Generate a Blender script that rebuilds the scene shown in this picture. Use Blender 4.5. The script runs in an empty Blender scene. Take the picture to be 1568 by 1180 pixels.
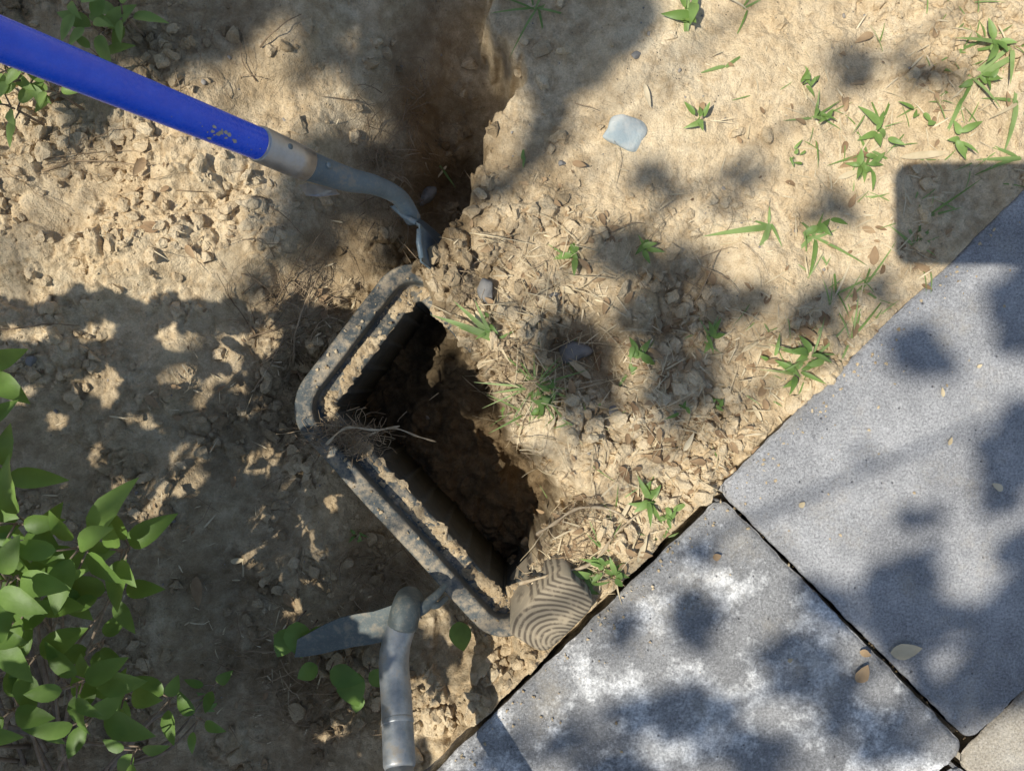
import bpy, math, random
import numpy as np
from mathutils import Vector, Matrix
random.seed(7); rs=np.random.RandomState(11)
H=1.05; S=1.4/1568.0
SUN=np.array([-0.5,-0.2,1.0])
scene=bpy.context.scene
def G(px,py,z=0.0):
    k=(H-z)/H*S
    return np.array([(px-784)*k,(590-py)*k,z])
# ---------------------------------------------------------------- noise
def mk(seed):
    r=np.random.RandomState(seed); return r.permutation(512), r.rand(512,4)
_tabs={}
def tab(seed):
    if seed not in _tabs: _tabs[seed]=mk(seed)
    return _tabs[seed]
def hsh(ix,iy,p): return p[(p[ix&511]+iy)&511]
def perlin(x,y,seed=0):
    p,r=tab(seed)
    x=np.asarray(x,float); y=np.asarray(y,float)
    ix=np.floor(x).astype(int); iy=np.floor(y).astype(int)
    fx=x-ix; fy=y-iy
    u=fx*fx*fx*(fx*(fx*6-15)+10); v=fy*fy*fy*(fy*(fy*6-15)+10)
    def g(a,b):
        h=r[hsh(ix+a,iy+b,p),0]*2*np.pi
        return np.cos(h)*(fx-a)+np.sin(h)*(fy-b)
    a=g(0,0)*(1-u)+g(1,0)*u; b=g(0,1)*(1-u)+g(1,1)*u
    return (a*(1-v)+b*v)*1.5
def fbm(x,y,f,o,seed=0,gain=.5):
    t=0;a=1;n=0
    for i in range(o):
        t=t+a*perlin(x*f,y*f,seed+i); n+=a; a*=gain; f*=2.03
    return t/n
def worley(x,y,seed=0):
    p,r=tab(seed)
    ix=np.floor(x).astype(int); iy=np.floor(y).astype(int)
    f1=np.full(x.shape,9.);f2=np.full(x.shape,9.);c=np.zeros(x.shape)
    for a in(-1,0,1):
        for b in(-1,0,1):
            h=hsh(ix+a,iy+b,p)
            d=np.hypot(ix+a+r[h,1]-x,iy+b+r[h,2]-y)
            m=d<f1
            f2=np.where(m,f1,np.minimum(f2,d)); c=np.where(m,r[h,3],c); f1=np.where(m,d,f1)
    return f1,f2,c
def sm(a,b,x):
    t=np.clip((x-a)/(b-a),0,1); return t*t*(3-2*t)
def sdpoly(px,py,P):
    P=np.array(P,float); n=len(P); d=np.full(px.shape,1e9); ins=np.zeros(px.shape,bool)
    for i in range(n):
        ax,ay=P[i]; bx,by=P[(i+1)%n]; ex,ey=bx-ax,by-ay
        t=np.clip(((px-ax)*ex+(py-ay)*ey)/(ex*ex+ey*ey),0,1)
        d=np.minimum(d,np.hypot(px-ax-t*ex,py-ay-t*ey))
        c=((ay>py)!=(by>py))&(px<(bx-ax)*(py-ay)/((by-ay) if by!=ay else 1e-9)+ax)
        ins^=c
    return np.where(ins,d,-d)
def shep(px,py,pts,pw=2.2,eps=40.):
    n=0;w=0
    for (a,b,z) in pts:
        k=1.0/((px-a)**2+(py-b)**2+eps*eps)**pw
        n=n+k*z; w=w+k
    return n/w
LEFT=[(-300,-100,.05),(0,-100,.05),(0,150,.07),(200,60,.06),(300,200,.05),(0,350,.035),(200,350,.02),(400,350,0),(440,450,-.05),
(0,500,-.015),(200,520,-.04),(350,550,-.07),(430,620,-.11),(430,720,-.10),(550,850,-.12),(600,900,-.13),(400,900,-.07),(200,800,-.04),(0,900,-.02),
(200,1100,-.03),(400,1100,-.06),(550,1080,-.10),(650,1020,-.10),(700,1000,-.085),(740,1080,-.02),(650,1150,-.04),(450,50,.04),(450,200,.01),
(550,100,.01),(590,200,-.07),(680,130,-.20),(690,230,-.23),(650,330,-.19),(560,330,-.08),(520,420,-.08),(600,0,.01),(700,40,-.13),(640,40,-.07),(700,-80,-.04),
(-600,600,0),(0,1500,-.02),(600,1500,-.02),(780,950,-.04),(480,760,-.065),(500,830,-.05),(420,810,-.1)]
RIGHT=[(800,50,0),(820,200,0),(760,320,0),(1000,100,.012),(1200,100,.012),(1500,100,.02),(1000,400,.002),(900,540,-.04),(800,500,.014),
(1200,400,.012),(1100,600,.0),(950,700,0),(1000,850,0),(900,900,-.01),(1300,500,.005),(1350,330,.012),(860,640,.014),(1060,480,-.02),(720,400,.006),
(1800,0,.02),(1100,-500,.0),(1000,620,.006),(960,430,.014)]
PLAT=[(800,-900),(770,-60),(750,40),(802,110),(772,150),(748,190),(746,225),(715,280),(700,330),(668,375),(640,405),(700,640),(800,900),(795,975),(775,1040),(735,1100),(640,1250),(400,2500),(4000,2500),(4000,-900)]
HOLE=[(640,432),(696,480),(738,545),(772,600),(796,680),(850,722),(882,772),(858,830),(806,885),(765,915),(738,895),(660,800),(585,712),(518,648),(508,610),(545,530),(592,452)]
ROUGH=[(200,330,.95),(50,300,.95),(400,300,.85),(120,100,.7),(500,150,.2),(450,60,.35),(520,40,.3),(680,200,.8),(560,350,.7),(120,600,.5),(250,600,.55),(350,650,.6),(450,650,.85),(490,800,.5),(200,900,.45),(300,780,.4),
(350,1050,.6),(700,1040,1.),(800,150,.2),(1000,80,.15),(1200,150,.22),(1050,250,.22),(880,270,.18),(1450,60,.9),(1400,250,.3),(850,340,.7),(950,420,.95),(800,450,1.),(1000,550,1.),
(900,680,1.),(1050,680,1.),(950,800,1.),(1200,450,.5),(1150,560,.8),(1300,400,.3),(-500,500,.6),(2000,0,.4),(500,1500,.5),(1100,330,.35),(700,450,1.),(620,600,.8)]
DAMP=[(200,330,-.05),(50,250,.05),(400,300,.1),(100,60,.7),(350,80,.6),(500,150,.25),(680,200,1.0),(600,60,.55),(560,350,.75),(640,380,1.),(200,480,.1),(200,620,.5),(430,650,.8),(490,800,.35),
(200,900,.65),(400,1000,.75),(560,1000,.85),(700,1040,.4),(740,1120,.3),(800,150,.25),(1000,80,.05),(1200,150,-.2),(1450,60,.05),(1050,250,-.15),(900,540,.65),(1000,500,.4),(800,450,.25),(900,680,.05),
(950,800,.1),(1200,450,.1),(1300,300,-.1),(1450,330,.2),(-500,500,.4),(2000,0,.1),(500,1500,.5),(1060,600,.25)]
def masks(px,py):
    return np.clip(shep(px,py,ROUGH,1.8,50),0,1), shep(px,py,DAMP,1.6,50)
def terrain(X,Y):
    px=X/S+784; py=590-Y/S
    inn=(np.abs(X)<1.2)&(np.abs(Y)<1.0)
    wx=px+26*fbm(X,Y,9,3,30)+15*fbm(X,Y,45,3,34); wy=py+26*fbm(X,Y,9,3,40)+15*fbm(X,Y,45,3,44)
    zl=shep(px,py,LEFT); zr=shep(px,py,RIGHT)
    m=sm(-14,8,sdpoly(wx,wy,PLAT))
    z=zl*(1-m)+zr*m
    rough,damp_and_shade=masks(px,py)
    patch=sm(-.3,.3,fbm(X,Y,10,4,101))
    r=rough*(.28+.92*patch)
    z=z+fbm(X,Y,6,3,3)*.016+fbm(X,Y,20,3,9)*.014*(.25+r)
    qx=X+.011*fbm(X,Y,28,4,50); qy=Y+.011*fbm(X,Y,28,4,60)
    cl=0
    f1,f2,c=worley(qx*24,qy*24,70); k=sm(.0,.20,f2-f1); cl=cl+r*.021*k*(c-.3)*sm(.3,.7,rough)
    f1,f2,c=worley(qx*55,qy*55,71); p2=sm(-.2,.3,fbm(X,Y,17,2,111)); cl=cl+r*.0115*sm(.0,.28,f2-f1)*(c-.25)*(.2+.8*p2)
    f1,f2,c=worley(qx*130,qy*130,72); p3=sm(-.3,.3,fbm(X,Y,24,2,121)); cl=cl+(.18+r)*.0040*sm(.0,.4,f2-f1)*(c-.1)*(.35+.65*p3)
    z=z+cl+fbm(X,Y,100,4,80,.65)*.0036*(.45+r)
    sdh=sdpoly(px,py,HOLE); sdw=sdpoly(wx,wy,HOLE)
    right=sm(-60,40,(px-(560+(py-430)*.58)))
    sd=sdh*(1-right)+sdw*right
    floor=-.27+.03*fbm(X,Y,14,3,90)+cl*1.0+.10*np.exp(-(((px-720)/80)**2+((py-545)/75)**2))
    z=z-right*.02*sm(-24,0,sd)*sm(400,460,py)
    lo=-28*(1-right)-3*right; hi=-10*(1-right)+34*right
    tt=np.clip((sd-lo)/(hi-lo),0,1); t=tt*tt*(3-2*tt)
    z=z*(1-t)+floor*t
    dp=((px-1095)*455+(py-752)*463)/649
    pm=sm(-2,5,dp)
    z=z*(1-pm)+(-.03)*pm
    z=np.where(inn,z,np.where(dp>0,-.03,z*.6))
    damp_and_shade=np.clip(damp_and_shade+.35*fbm(X,Y,11,3,15)+.24*fbm(X,Y,50,3,17)-cl*14,0,1)+t*1.0  # soil moisture, raised inside the hole to carry its painted shade
    return z,damp_and_shade,rough
# ---------------------------------------------------------------- materials
class M:
    def __init__(s,name):
        s.m=bpy.data.materials.new(name); s.m.use_nodes=True; s.t=s.m.node_tree; s.n=s.t.nodes
        s.b=s.n['Principled BSDF']; s.out=s.n['Material Output']
    def N(s,ty,**k):
        n=s.n.new(ty)
        for a,b in k.items(): setattr(n,a,b)
        return n
    def L(s,a,b): s.t.links.new(a,b)
    def noise(s,sc,det=5,rough=.6,vec=None):
        n=s.N('ShaderNodeTexNoise'); n.inputs['Scale'].default_value=sc; n.inputs['Detail'].default_value=det; n.inputs['Roughness'].default_value=rough
        if vec is not None: s.L(vec,n.inputs['Vector'])
        return n.outputs['Fac']
    def vor(s,sc,vec=None):
        n=s.N('ShaderNodeTexVoronoi'); n.inputs['Scale'].default_value=sc
        if vec is not None: s.L(vec,n.inputs['Vector'])
        return n
    def ramp(s,f,a,b,ca=(0,0,0,1),cb=(1,1,1,1)):
        n=s.N('ShaderNodeValToRGB'); e=n.color_ramp.elements; e[0].position=a;e[1].position=b;e[0].color=ca;e[1].color=cb
        s.L(f,n.inputs['Fac']); return n.outputs['Color']
    def mix(s,f,a,b,bt='MIX'):
        n=s.N('ShaderNodeMixRGB',blend_type=bt)
        for sock,v in((n.inputs['Fac'],f),(n.inputs['Color1'],a),(n.inputs['Color2'],b)):
            if isinstance(v,bpy.types.NodeSocket): s.L(v,sock)
            elif isinstance(v,(int,float)): sock.default_value=v
            else: sock.default_value=(*v,1)
        return n.outputs['Color']
    def math(s,op,a,b=0.):
        n=s.N('ShaderNodeMath',operation=op)
        for sock,v in((n.inputs[0],a),(n.inputs[1],b)):
            if isinstance(v,bpy.types.NodeSocket): s.L(v,sock)
            else: sock.default_value=v
        return n.outputs[0]
    def bump(s,h,st,dist):
        n=s.N('ShaderNodeBump'); n.inputs['Strength'].default_value=st; n.inputs['Distance'].default_value=dist
        s.L(h,n.inputs['Height']); s.L(n.outputs['Normal'],s.b.inputs['Normal']); return n
    def geo(s): return s.N('ShaderNodeNewGeometry')
    def col(s,c):
        if isinstance(c,bpy.types.NodeSocket): s.L(c,s.b.inputs['Base Color'])
        else: s.b.inputs['Base Color'].default_value=(*c,1)
    def rough(s,v):
        if isinstance(v,bpy.types.NodeSocket): s.L(v,s.b.inputs['Roughness'])
        else: s.b.inputs['Roughness'].default_value=v
def mat_soil(name,island=False):
    m=M(name); g=m.geo(); P=g.outputs['Position']
    m.b.inputs['Specular IOR Level'].default_value=.1; m.rough(.95)
    n1=m.noise(7,4,.6,P); n2=m.noise(60,5,.65,P); n3=m.noise(420,3,.7,P)
    dry=m.mix(m.ramp(n1,.35,.65),(.76,.585,.355),(.86,.705,.47))
    dry=m.mix(m.ramp(n2,.42,.78),dry,(.54,.385,.215))
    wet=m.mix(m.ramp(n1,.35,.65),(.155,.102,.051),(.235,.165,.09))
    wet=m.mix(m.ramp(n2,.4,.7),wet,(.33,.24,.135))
    at=m.N('ShaderNodeAttribute',attribute_name='damp_and_shade')
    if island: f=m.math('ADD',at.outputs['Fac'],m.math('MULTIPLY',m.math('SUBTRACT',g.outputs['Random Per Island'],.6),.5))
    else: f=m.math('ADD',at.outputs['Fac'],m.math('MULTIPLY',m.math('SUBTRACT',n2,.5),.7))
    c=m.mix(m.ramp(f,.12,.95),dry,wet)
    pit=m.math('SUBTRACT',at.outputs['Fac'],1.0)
    c=m.mix(m.ramp(pit,.3,.9),c,(.045,.037,.025))  # near-black put into the hole's colour to deepen its shade
    v2=m.vor(230,P); gr2=m.ramp(v2.outputs['Distance'],.12,.3,(1,1,1,1),(0,0,0,1)); sel2=m.ramp(v2.outputs['Color'],.84,.87)
    gg=m.math('MULTIPLY',gr2,sel2)
    c=m.mix(m.math('MULTIPLY',gg,.4),c,(.38,.34,.28))
    c=m.mix(.42,c,m.ramp(n3,.25,.68,(.3,.28,.25,1),(1.08,1.08,1.08,1)),'MULTIPLY')
    m.col(c)
    h=m.math('ADD',n2,m.math('MULTIPLY',n3,.6))
    h=m.math('ADD',h,m.math('MULTIPLY',gg,.5))
    m.bump(h,.9,.006)
    return m.m
def mat_leaf(name,c1,c2,tr=.35,rough=.45,simple=False):
    m=M(name); g=m.geo()
    c=m.mix(g.outputs['Random Per Island'],c1,c2)
    if not simple:
        n=m.noise(30,3,.5,g.outputs['Position']); c=m.mix(m.ramp(n,.4,.8),c,tuple(x*.7 for x in c1))
        m.bump(m.noise(160,3,.5,g.outputs['Position']),.3,.001)
    m.col(c); m.rough(rough); m.b.inputs['Specular IOR Level'].default_value=.3
    if simple: return m.m
    t=m.N('ShaderNodeBsdfTranslucent'); tc=m.mix(.5,c,(.34,.46,.05)); m.L(tc,t.inputs['Color'])
    mx=m.N('ShaderNodeMixShader'); mx.inputs[0].default_value=tr
    m.L(m.b.outputs[0],mx.inputs[1]); m.L(t.outputs[0],mx.inputs[2]); m.L(mx.outputs[0],m.out.inputs['Surface'])
    return m.m
def mat_simple(name,c1,c2,sc,rough=.7,metal=0,bump=.3,bd=.001,spec=.3,island=False):
    m=M(name); g=m.geo(); n=m.noise(sc,4,.6,g.outputs['Position'])
    f=m.ramp(n,.35,.65)
    if island: f=m.math('ADD',m.math('MULTIPLY',f,.4),m.math('MULTIPLY',g.outputs['Random Per Island'],.6))
    m.col(m.mix(f,c1,c2)); m.rough(rough); m.b.inputs['Metallic'].default_value=metal; m.b.inputs['Specular IOR Level'].default_value=spec
    m.bump(m.noise(sc*6,3,.6,g.outputs['Position']),bump,bd)
    return m.m
# ---------------------------------------------------------------- mesh accumulator
class Acc:
    def __init__(s): s.v=[];s.f=[];s.mi=[];s.n=0;s.extra=[]
    def add(s,v,f,mi=0,ex=0.):
        v=np.asarray(v,float); o=s.n; s.v.append(v)
        s.f.extend([tuple(int(i)+o for i in q) for q in f]); s.mi.extend([mi]*len(f)); s.n+=len(v); s.extra.append(np.full(len(v),ex))
    def obj(s,name,mats,smooth=True,parent=None,attr=None):
        me=bpy.data.meshes.new(name); me.from_pydata(np.concatenate(s.v).tolist(),[],s.f)
        for m in mats: me.materials.append(m)
        me.polygons.foreach_set('material_index',s.mi)
        me.polygons.foreach_set('use_smooth',[smooth]*len(s.f))
        if attr:
            a=me.attributes.new(attr,'FLOAT','POINT'); a.data.foreach_set('value',np.concatenate(s.extra))
        me.update(); ob=bpy.data.objects.new(name,me); scene.collection.objects.link(ob)
        if parent: ob.parent=parent
        return ob
def empty(name):
    e=bpy.data.objects.new(name,None); scene.collection.objects.link(e); return e
def nrm(v): v=np.asarray(v,float); return v/(np.linalg.norm(v)+1e-12)
def tube(acc,pts,rad,seg=8,mi=0,cap=True,ex=0.):
    pts=[np.asarray(p,float) for p in pts]; n=len(pts)
    if not hasattr(rad,'__len__'): rad=[rad]*n
    up=np.array([0.13,.3,.94]); V=[];F=[]
    a=None
    for i,p in enumerate(pts):
        d=nrm(pts[min(i+1,n-1)]-pts[max(i-1,0)])
        if a is None:
            a=np.cross(d,up)
            if np.linalg.norm(a)<.1: a=np.cross(d,[1,0,0])
        a=nrm(a-d*np.dot(a,d)); b=np.cross(d,a)
        for k in range(seg):
            t=2*math.pi*k/seg; V.append(p+rad[i]*(math.cos(t)*a+math.sin(t)*b))
    for i in range(n-1):
        for k in range(seg):
            F.append((i*seg+k,i*seg+(k+1)%seg,(i+1)*seg+(k+1)%seg,(i+1)*seg+k))
    if cap: F.append(tuple(range(seg))[::-1]); F.append(tuple((n-1)*seg+k for k in range(seg)))
    acc.add(V,F,mi,ex)
def smoothpath(pts,n=6):
    pts=[np.asarray(p,float) for p in pts]; out=[]
    P=[pts[0]]+pts+[pts[-1]]
    for i in range(1,len(P)-2):
        for k in range(n):
            t=k/n; a,b,c,d=P[i-1],P[i],P[i+1],P[i+2]
            out.append(.5*((2*b)+(-a+c)*t+(2*a-5*b+4*c-d)*t*t+(-a+3*b-3*c+d)*t**3))
    out.append(pts[-1]); return out
def leaf(acc,base,d,nr,L,Wd,droop=.25,fold=.25,mi=0,shape='ovate'):
    d=nrm(d); nr=nrm(np.asarray(nr)-d*np.dot(nr,d)); s=np.cross(d,nr)
    ts=[0,.08,.2,.36,.54,.72,.87,1.]; V=[];F=[]
    tw=random.uniform(-.25,.25)
    for t in ts:
        if shape=='ovate': w=Wd*.5*(math.sin(math.pi*min(1,t)**.72)**.85 if 0<t<1 else .02)
        else: w=Wd*.5*(1-t**2.2)*min(1,.5+t*3)+1e-4
        c=base+d*L*t-nr*droop*L*t*t
        nn=nrm(nr+s*tw*t)
        ss=np.cross(d,nn)
        rip=.06*w*math.sin(t*14)
        V+= [c-ss*w+nn*(fold*w+rip), c, c+ss*w+nn*(fold*w-rip)]
    for i in range(len(ts)-1):
        for k in(0,1): F.append((i*3+k,i*3+k+1,i*3+4+k,i*3+3+k))
    acc.add(V,F,mi)
# ---------------------------------------------------------------- ground
def axis(lo,hi,st,far,n=34):
    a=np.arange(lo,hi+st*.5,st); g=np.geomspace(st*2,far,n)
    return np.concatenate([(lo-g)[::-1],a,hi+g])
xs=axis(-.80,.80,.00150,60); ys=axis(-.62,.62,.00150,60)
X,Y=np.meshgrid(xs,ys); Z,D,R=terrain(X,Y)
nx,ny=len(xs),len(ys)
me=bpy.data.meshes.new('ground')
co=np.stack([X,Y,Z],-1).reshape(-1,3).astype(np.float32)
me.vertices.add(nx*ny); me.vertices.foreach_set('co',co.ravel())
idx=np.arange(nx*ny).reshape(ny,nx)
q=np.stack([idx[:-1,:-1],idx[:-1,1:],idx[1:,1:],idx[1:,:-1]],-1).reshape(-1,4)
me.loops.add(q.size); me.loops.foreach_set('vertex_index',q.ravel().astype(np.int32))
me.polygons.add(len(q)); me.polygons.foreach_set('loop_start',np.arange(0,q.size,4,dtype=np.int32))
me.polygons.foreach_set('loop_total',np.full(len(q),4,dtype=np.int32))
me.polygons.foreach_set('use_smooth',np.ones(len(q),bool))
at=me.attributes.new('damp_and_shade','FLOAT','POINT'); at.data.foreach_set('value',D.ravel().astype(np.float32))
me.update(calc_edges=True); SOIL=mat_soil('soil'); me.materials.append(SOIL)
ground=bpy.data.objects.new('ground',me); scene.collection.objects.link(ground)
def sample(A,x,y):
    i=np.clip(np.searchsorted(xs,x)-1,0,nx-2); j=np.clip(np.searchsorted(ys,y)-1,0,ny-2)
    return A[j,i]
def zat(x,y): return sample(Z,x,y)
def W(px,py,dz=0.):      # ground point under a photo location
    x,y=(px-784)*S,(590-py)*S
    z=float(zat(x,y)); z=max(z,-.22)
    p=G(px,py,z); z=float(max(zat(p[0],p[1]),-.22)); p=G(px,py,z); p[2]+=dz; return p
# ---------------------------------------------------------------- clods / pebbles
import bmesh
def ico(sub):
    bm=bmesh.new(); bmesh.ops.create_icosphere(bm,subdivisions=sub,radius=1)
    v=np.array([w.co[:] for w in bm.verts]); f=[tuple(w.index for w in q.verts) for q in bm.faces]; bm.free(); return v,f
IV,IF=ico(2)
def rock(v,amp,seed,sharp=True,fr=2.):
    r=np.random.RandomState(seed); o=v.copy()
    for k in range(8):
        n=nrm(r.randn(3)); d=r.uniform(.4,.8); dd=o@n
        o=o-np.outer(np.maximum(dd-d,0)*(.95 if sharp else .6),n)
    o=o*(1+amp*perlin(v[:,0]*fr+seed+.37,v[:,1]*fr+v[:,2]*fr*.85+.21,5)[:,None])
    return o
def scatter(name,mat,count,dens,smin,smax,pw,flat,sharp,smooth,off=.25,bx=(-.78,.78,-.6,.6)):
    protos=[rock(IV,.4,100+i,sharp) for i in range(14)]
    vs=[];fs=[];ex=[];o=0; F0=np.array(IF)
    c=0
    while c<count:
        x=rs.uniform(bx[0],bx[1]); y=rs.uniform(bx[2],bx[3])
        px=x/S+784;py=590-y/S
        if ((px-1095)*455+(py-752)*463)/649>-6: continue
        if rs.rand()>dens(px,py): continue
        z=float(zat(x,y))
        if z<-.26: continue
        s=smin+(smax-smin)*rs.rand()**pw
        q=Matrix.Rotation(rs.uniform(0,6.28),3,'Z')@Matrix.Rotation(rs.uniform(-.5,.5),3,'X')
        v=protos[rs.randint(14)]*np.array([s,s*rs.uniform(.6,1),s*flat*rs.uniform(.7,1)])
        v=v@np.array(q).T+np.array([x,y,z+s*flat*off])
        vs.append(v);fs.append(F0+o);o+=len(v);ex.append(np.full(len(v),float(sample(D,x,y)))); c+=1
    me=bpy.data.meshes.new(name); me.from_pydata(np.concatenate(vs).tolist(),[],np.concatenate(fs).tolist())
    me.materials.append(mat); me.polygons.foreach_set('use_smooth',[smooth]*len(me.polygons))
    a=me.attributes.new('damp_and_shade','FLOAT','POINT'); a.data.foreach_set('value',np.concatenate(ex)); me.update()
    ob=bpy.data.objects.new(name,me); scene.collection.objects.link(ob); return ob
RG=np.arange(-200,1800,20.); RX,RY=np.meshgrid(RG,RG); RR,_=masks(RX,RY)
RN=sm(-.25,.35,fbm((RX-784)*S,(590-RY)*S,10,4,101)); RR=RR*(.25+.9*RN)
def rough_at(px,py):
    i=int(np.clip((px+200)/20,0,99)); j=int(np.clip((py+200)/20,0,99)); return RR[j,i]
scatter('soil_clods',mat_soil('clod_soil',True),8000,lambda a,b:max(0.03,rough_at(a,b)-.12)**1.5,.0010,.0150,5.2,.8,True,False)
scatter('gravel',mat_simple('pebble',(.17,.15,.13),(.38,.34,.28),60,.85,island=True,bump=.4),320,lambda a,b:.5 if a>700 else .3,.0010,.0050,3.8,.6,False,True)
# ---------------------------------------------------------------- single stones
def stone(name,px,py,rx,ry,rz,ang,mat,seed,dz=0.):
    v,f=ico(4); v=rock(v,.16,seed,False,1.1); p=W(px,py)
    v=v*np.array([rx,ry,rz])*1.12; c,s_=math.cos(ang),math.sin(ang)
    v=np.stack([v[:,0]*c-v[:,1]*s_,v[:,0]*s_+v[:,1]*c,v[:,2]],-1)+p+np.array([0,0,dz])
    a=Acc(); a.add(v,f); return a.obj(name,[mat])
ST=mat_simple('pale_stone',(.36,.42,.42),(.62,.58,.50),26,.8,bump=.6,bd=.003)
ST2=mat_simple('grey_stone',(.17,.165,.155),(.27,.25,.22),70,.85,bump=.5,bd=.002)
for a_ in [(955,203,.030,.024,.013,-.3,ST,33,-.001),(880,538,.022,.019,.016,.5,ST2,5,.004),(745,445,.012,.017,.010,.2,ST2,8,.002),(850,455,.009,.006,.005,.2,ST2,9,.002),(975,85,.007,.005,.004,.2,ST2,12,.001),
 (940,628,.010,.010,.008,.2,ST2,13,.002),(655,300,.017,.013,.012,.9,ST2,15,.002),(50,552,.007,.007,.005,.9,ST2,16,.002),(700,415,.010,.012,.008,.3,ST2,19,.002),(860,250,.006,.004,.004,.3,ST2,20,.0)]: stone('stone',*a_)
# ---------------------------------------------------------------- paving slabs
def mat_slab(name,base,base2,white,wamt,wlo=.5,whi=.66):
    m=M(name); g=m.geo(); P=g.outputs['Position']
    n1=m.noise(6,6,.65,P); n2=m.noise(13,9,.75,P); n3=m.noise(300,4,.75,P); n4=m.noise(1000,2,.6,P)
    c=m.mix(m.ramp(n1,.38,.62),base,base2)
    c=m.mix(m.math('MULTIPLY',m.ramp(n2,wlo,whi),wamt),c,white)
    c=m.mix(.85,c,m.ramp(n3,.3,.7,(.38,.375,.37,1),(1.35,1.35,1.33,1)),'MULTIPLY')
    v=m.vor(520,P); col=v.outputs['Color']; dist=m.ramp(v.outputs['Distance'],.15,.4,(1,1,1,1),(0,0,0,1))
    c=m.mix(m.math('MULTIPLY',m.math('MULTIPLY',dist,m.ramp(col,.66,.7)),.5),c,(.72,.71,.70))
    c=m.mix(m.math('MULTIPLY',m.math('MULTIPLY',dist,m.ramp(col,.3,.34,(1,1,1,1),(0,0,0,1))),.6),c,(.06,.058,.057))
    v3=m.vor(70,P); pit=m.math('MULTIPLY',m.ramp(v3.outputs['Distance'],.06,.13,(1,1,1,1),(0,0,0,1)),m.ramp(v3.outputs['Color'],.72,.74))
    c=m.mix(m.math('MULTIPLY',pit,.7),c,(.08,.076,.072))
    n5=m.noise(9,6,.75,P); c=m.mix(m.math('MULTIPLY',m.ramp(n5,.53,.70),.4),c,(.50,.43,.32))
    m.col(c); m.rough(.85); m.b.inputs['Specular IOR Level'].default_value=.25
    h=m.math('ADD',m.math('MULTIPLY',n3,.9),m.math('MULTIPLY',n4,.5)); h=m.math('ADD',h,m.math('MULTIPLY',n2,1.5)); h=m.math('SUBTRACT',h,pit)
    m.bump(h,.8,.0035); return m.m
SL1=mat_slab('concrete_blue_grey',(.30,.297,.297),(.47,.462,.455),(.72,.70,.68),.5,.46,.70)
SL2=mat_slab('concrete_weathered',(.26,.256,.25),(.40,.392,.38),(.95,.93,.89),.95,.49,.62)
SL3=mat_slab('concrete_sandy',(.48,.42,.33),(.56,.49,.38),(.72,.67,.58),.5)
O=np.array([(1098-784)*S,(590-752)*S]); u=nrm([463,455]); vv=nrm([385,-385])
def slab(u0,u1,v0,v1,mat,rot=0.,zt=.012,seed=1):
    n=130; a=np.linspace(0,1,n); a=.4*(.5-.5*np.cos(a*np.pi))+.6*a
    A,B=np.meshgrid(u0+(u1-u0)*a,v0+(v1-v0)*a)
    du=np.minimum(A-u0,u1-A); dv=np.minimum(B-v0,v1-B)
    r=.018; de=np.where((du<r)&(dv<r), r-np.hypot(r-du,r-dv), np.minimum(du,dv))
    cu,cv=(u0+u1)/2,(v0+v1)/2
    pull=np.maximum(-de,0); A2=A+np.sign(cu-A)*pull*.75; B2=B+np.sign(cv-B)*pull*.75
    ed=np.maximum(de,0)
    nz=fbm(A2+seed,B2,45,3,seed+5)
    lip=.0035+.010*nz.clip(-.3,1)
    z=zt+.0008*fbm(A2,B2,12,3,seed)-.006*(1-sm(0,1,(ed/lip.clip(.001,1))))**1.5
    wob=(.0030*fbm(A2+3,B2,35,3,seed+9))*(ed<.003)
    A2=A2+wob;B2=B2+wob
    e=Acc(); ca,sa=math.cos(rot),math.sin(rot)
    x=A2*u[0]+B2*vv[0]; y=A2*u[1]+B2*vv[1]
    x,y=x*ca-y*sa+O[0],x*sa+y*ca+O[1]
    V=np.stack([x,y,z],-1).reshape(-1,3)
    I=np.arange(n*n).reshape(n,n)
    Q=np.stack([I[:-1,:-1],I[1:,:-1],I[1:,1:],I[:-1,1:]],-1).reshape(-1,4)
    ring=list(I[0,:])+list(I[1:,-1])+list(I[-1,::-1][1:])+list(I[::-1,0][1:-1])
    lo=V[ring].copy(); lo[:,2]=-.045
    F=[tuple(q) for q in Q.tolist()]; m=len(ring); b=n*n
    for k in range(m): F.append((ring[k],b+k,b+(k+1)%m,ring[(k+1)%m]))
    e.add(np.concatenate([V,lo]),F); return e.obj('paving_slab',[mat])
U=.60;Vd=.480;gp=.0014
slab(gp,U,-.004,Vd,SL1,0,.013,1)
slab(-U,-gp,.006,Vd+.002,SL2,-.010,.011,2)
slab(gp-.03,U-.03,Vd+gp+.002,2*Vd,SL3,0,.010,3)
slab(-U-.03,-.03-gp,Vd+gp+.006,2*Vd,SL1,0,.012,4)
for i,(a,b) in enumerate([(1,0),(1,1),(-2,0),(-2,1),(0,2),(-1,2),(1,2),(-2,2)]):
    o_=-.03 if b%2 else 0
    slab(a*U+gp+o_,(a+1)*U-.001+o_,b*(Vd+.006)+.004,(b+1)*Vd+b*.006,(SL1,SL2)[i%2],0,.012,10+i)
vs=[];fs=[];o=0;ex=[]
pr=[rock(IV,.4,300+i,True) for i in range(8)]
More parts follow.
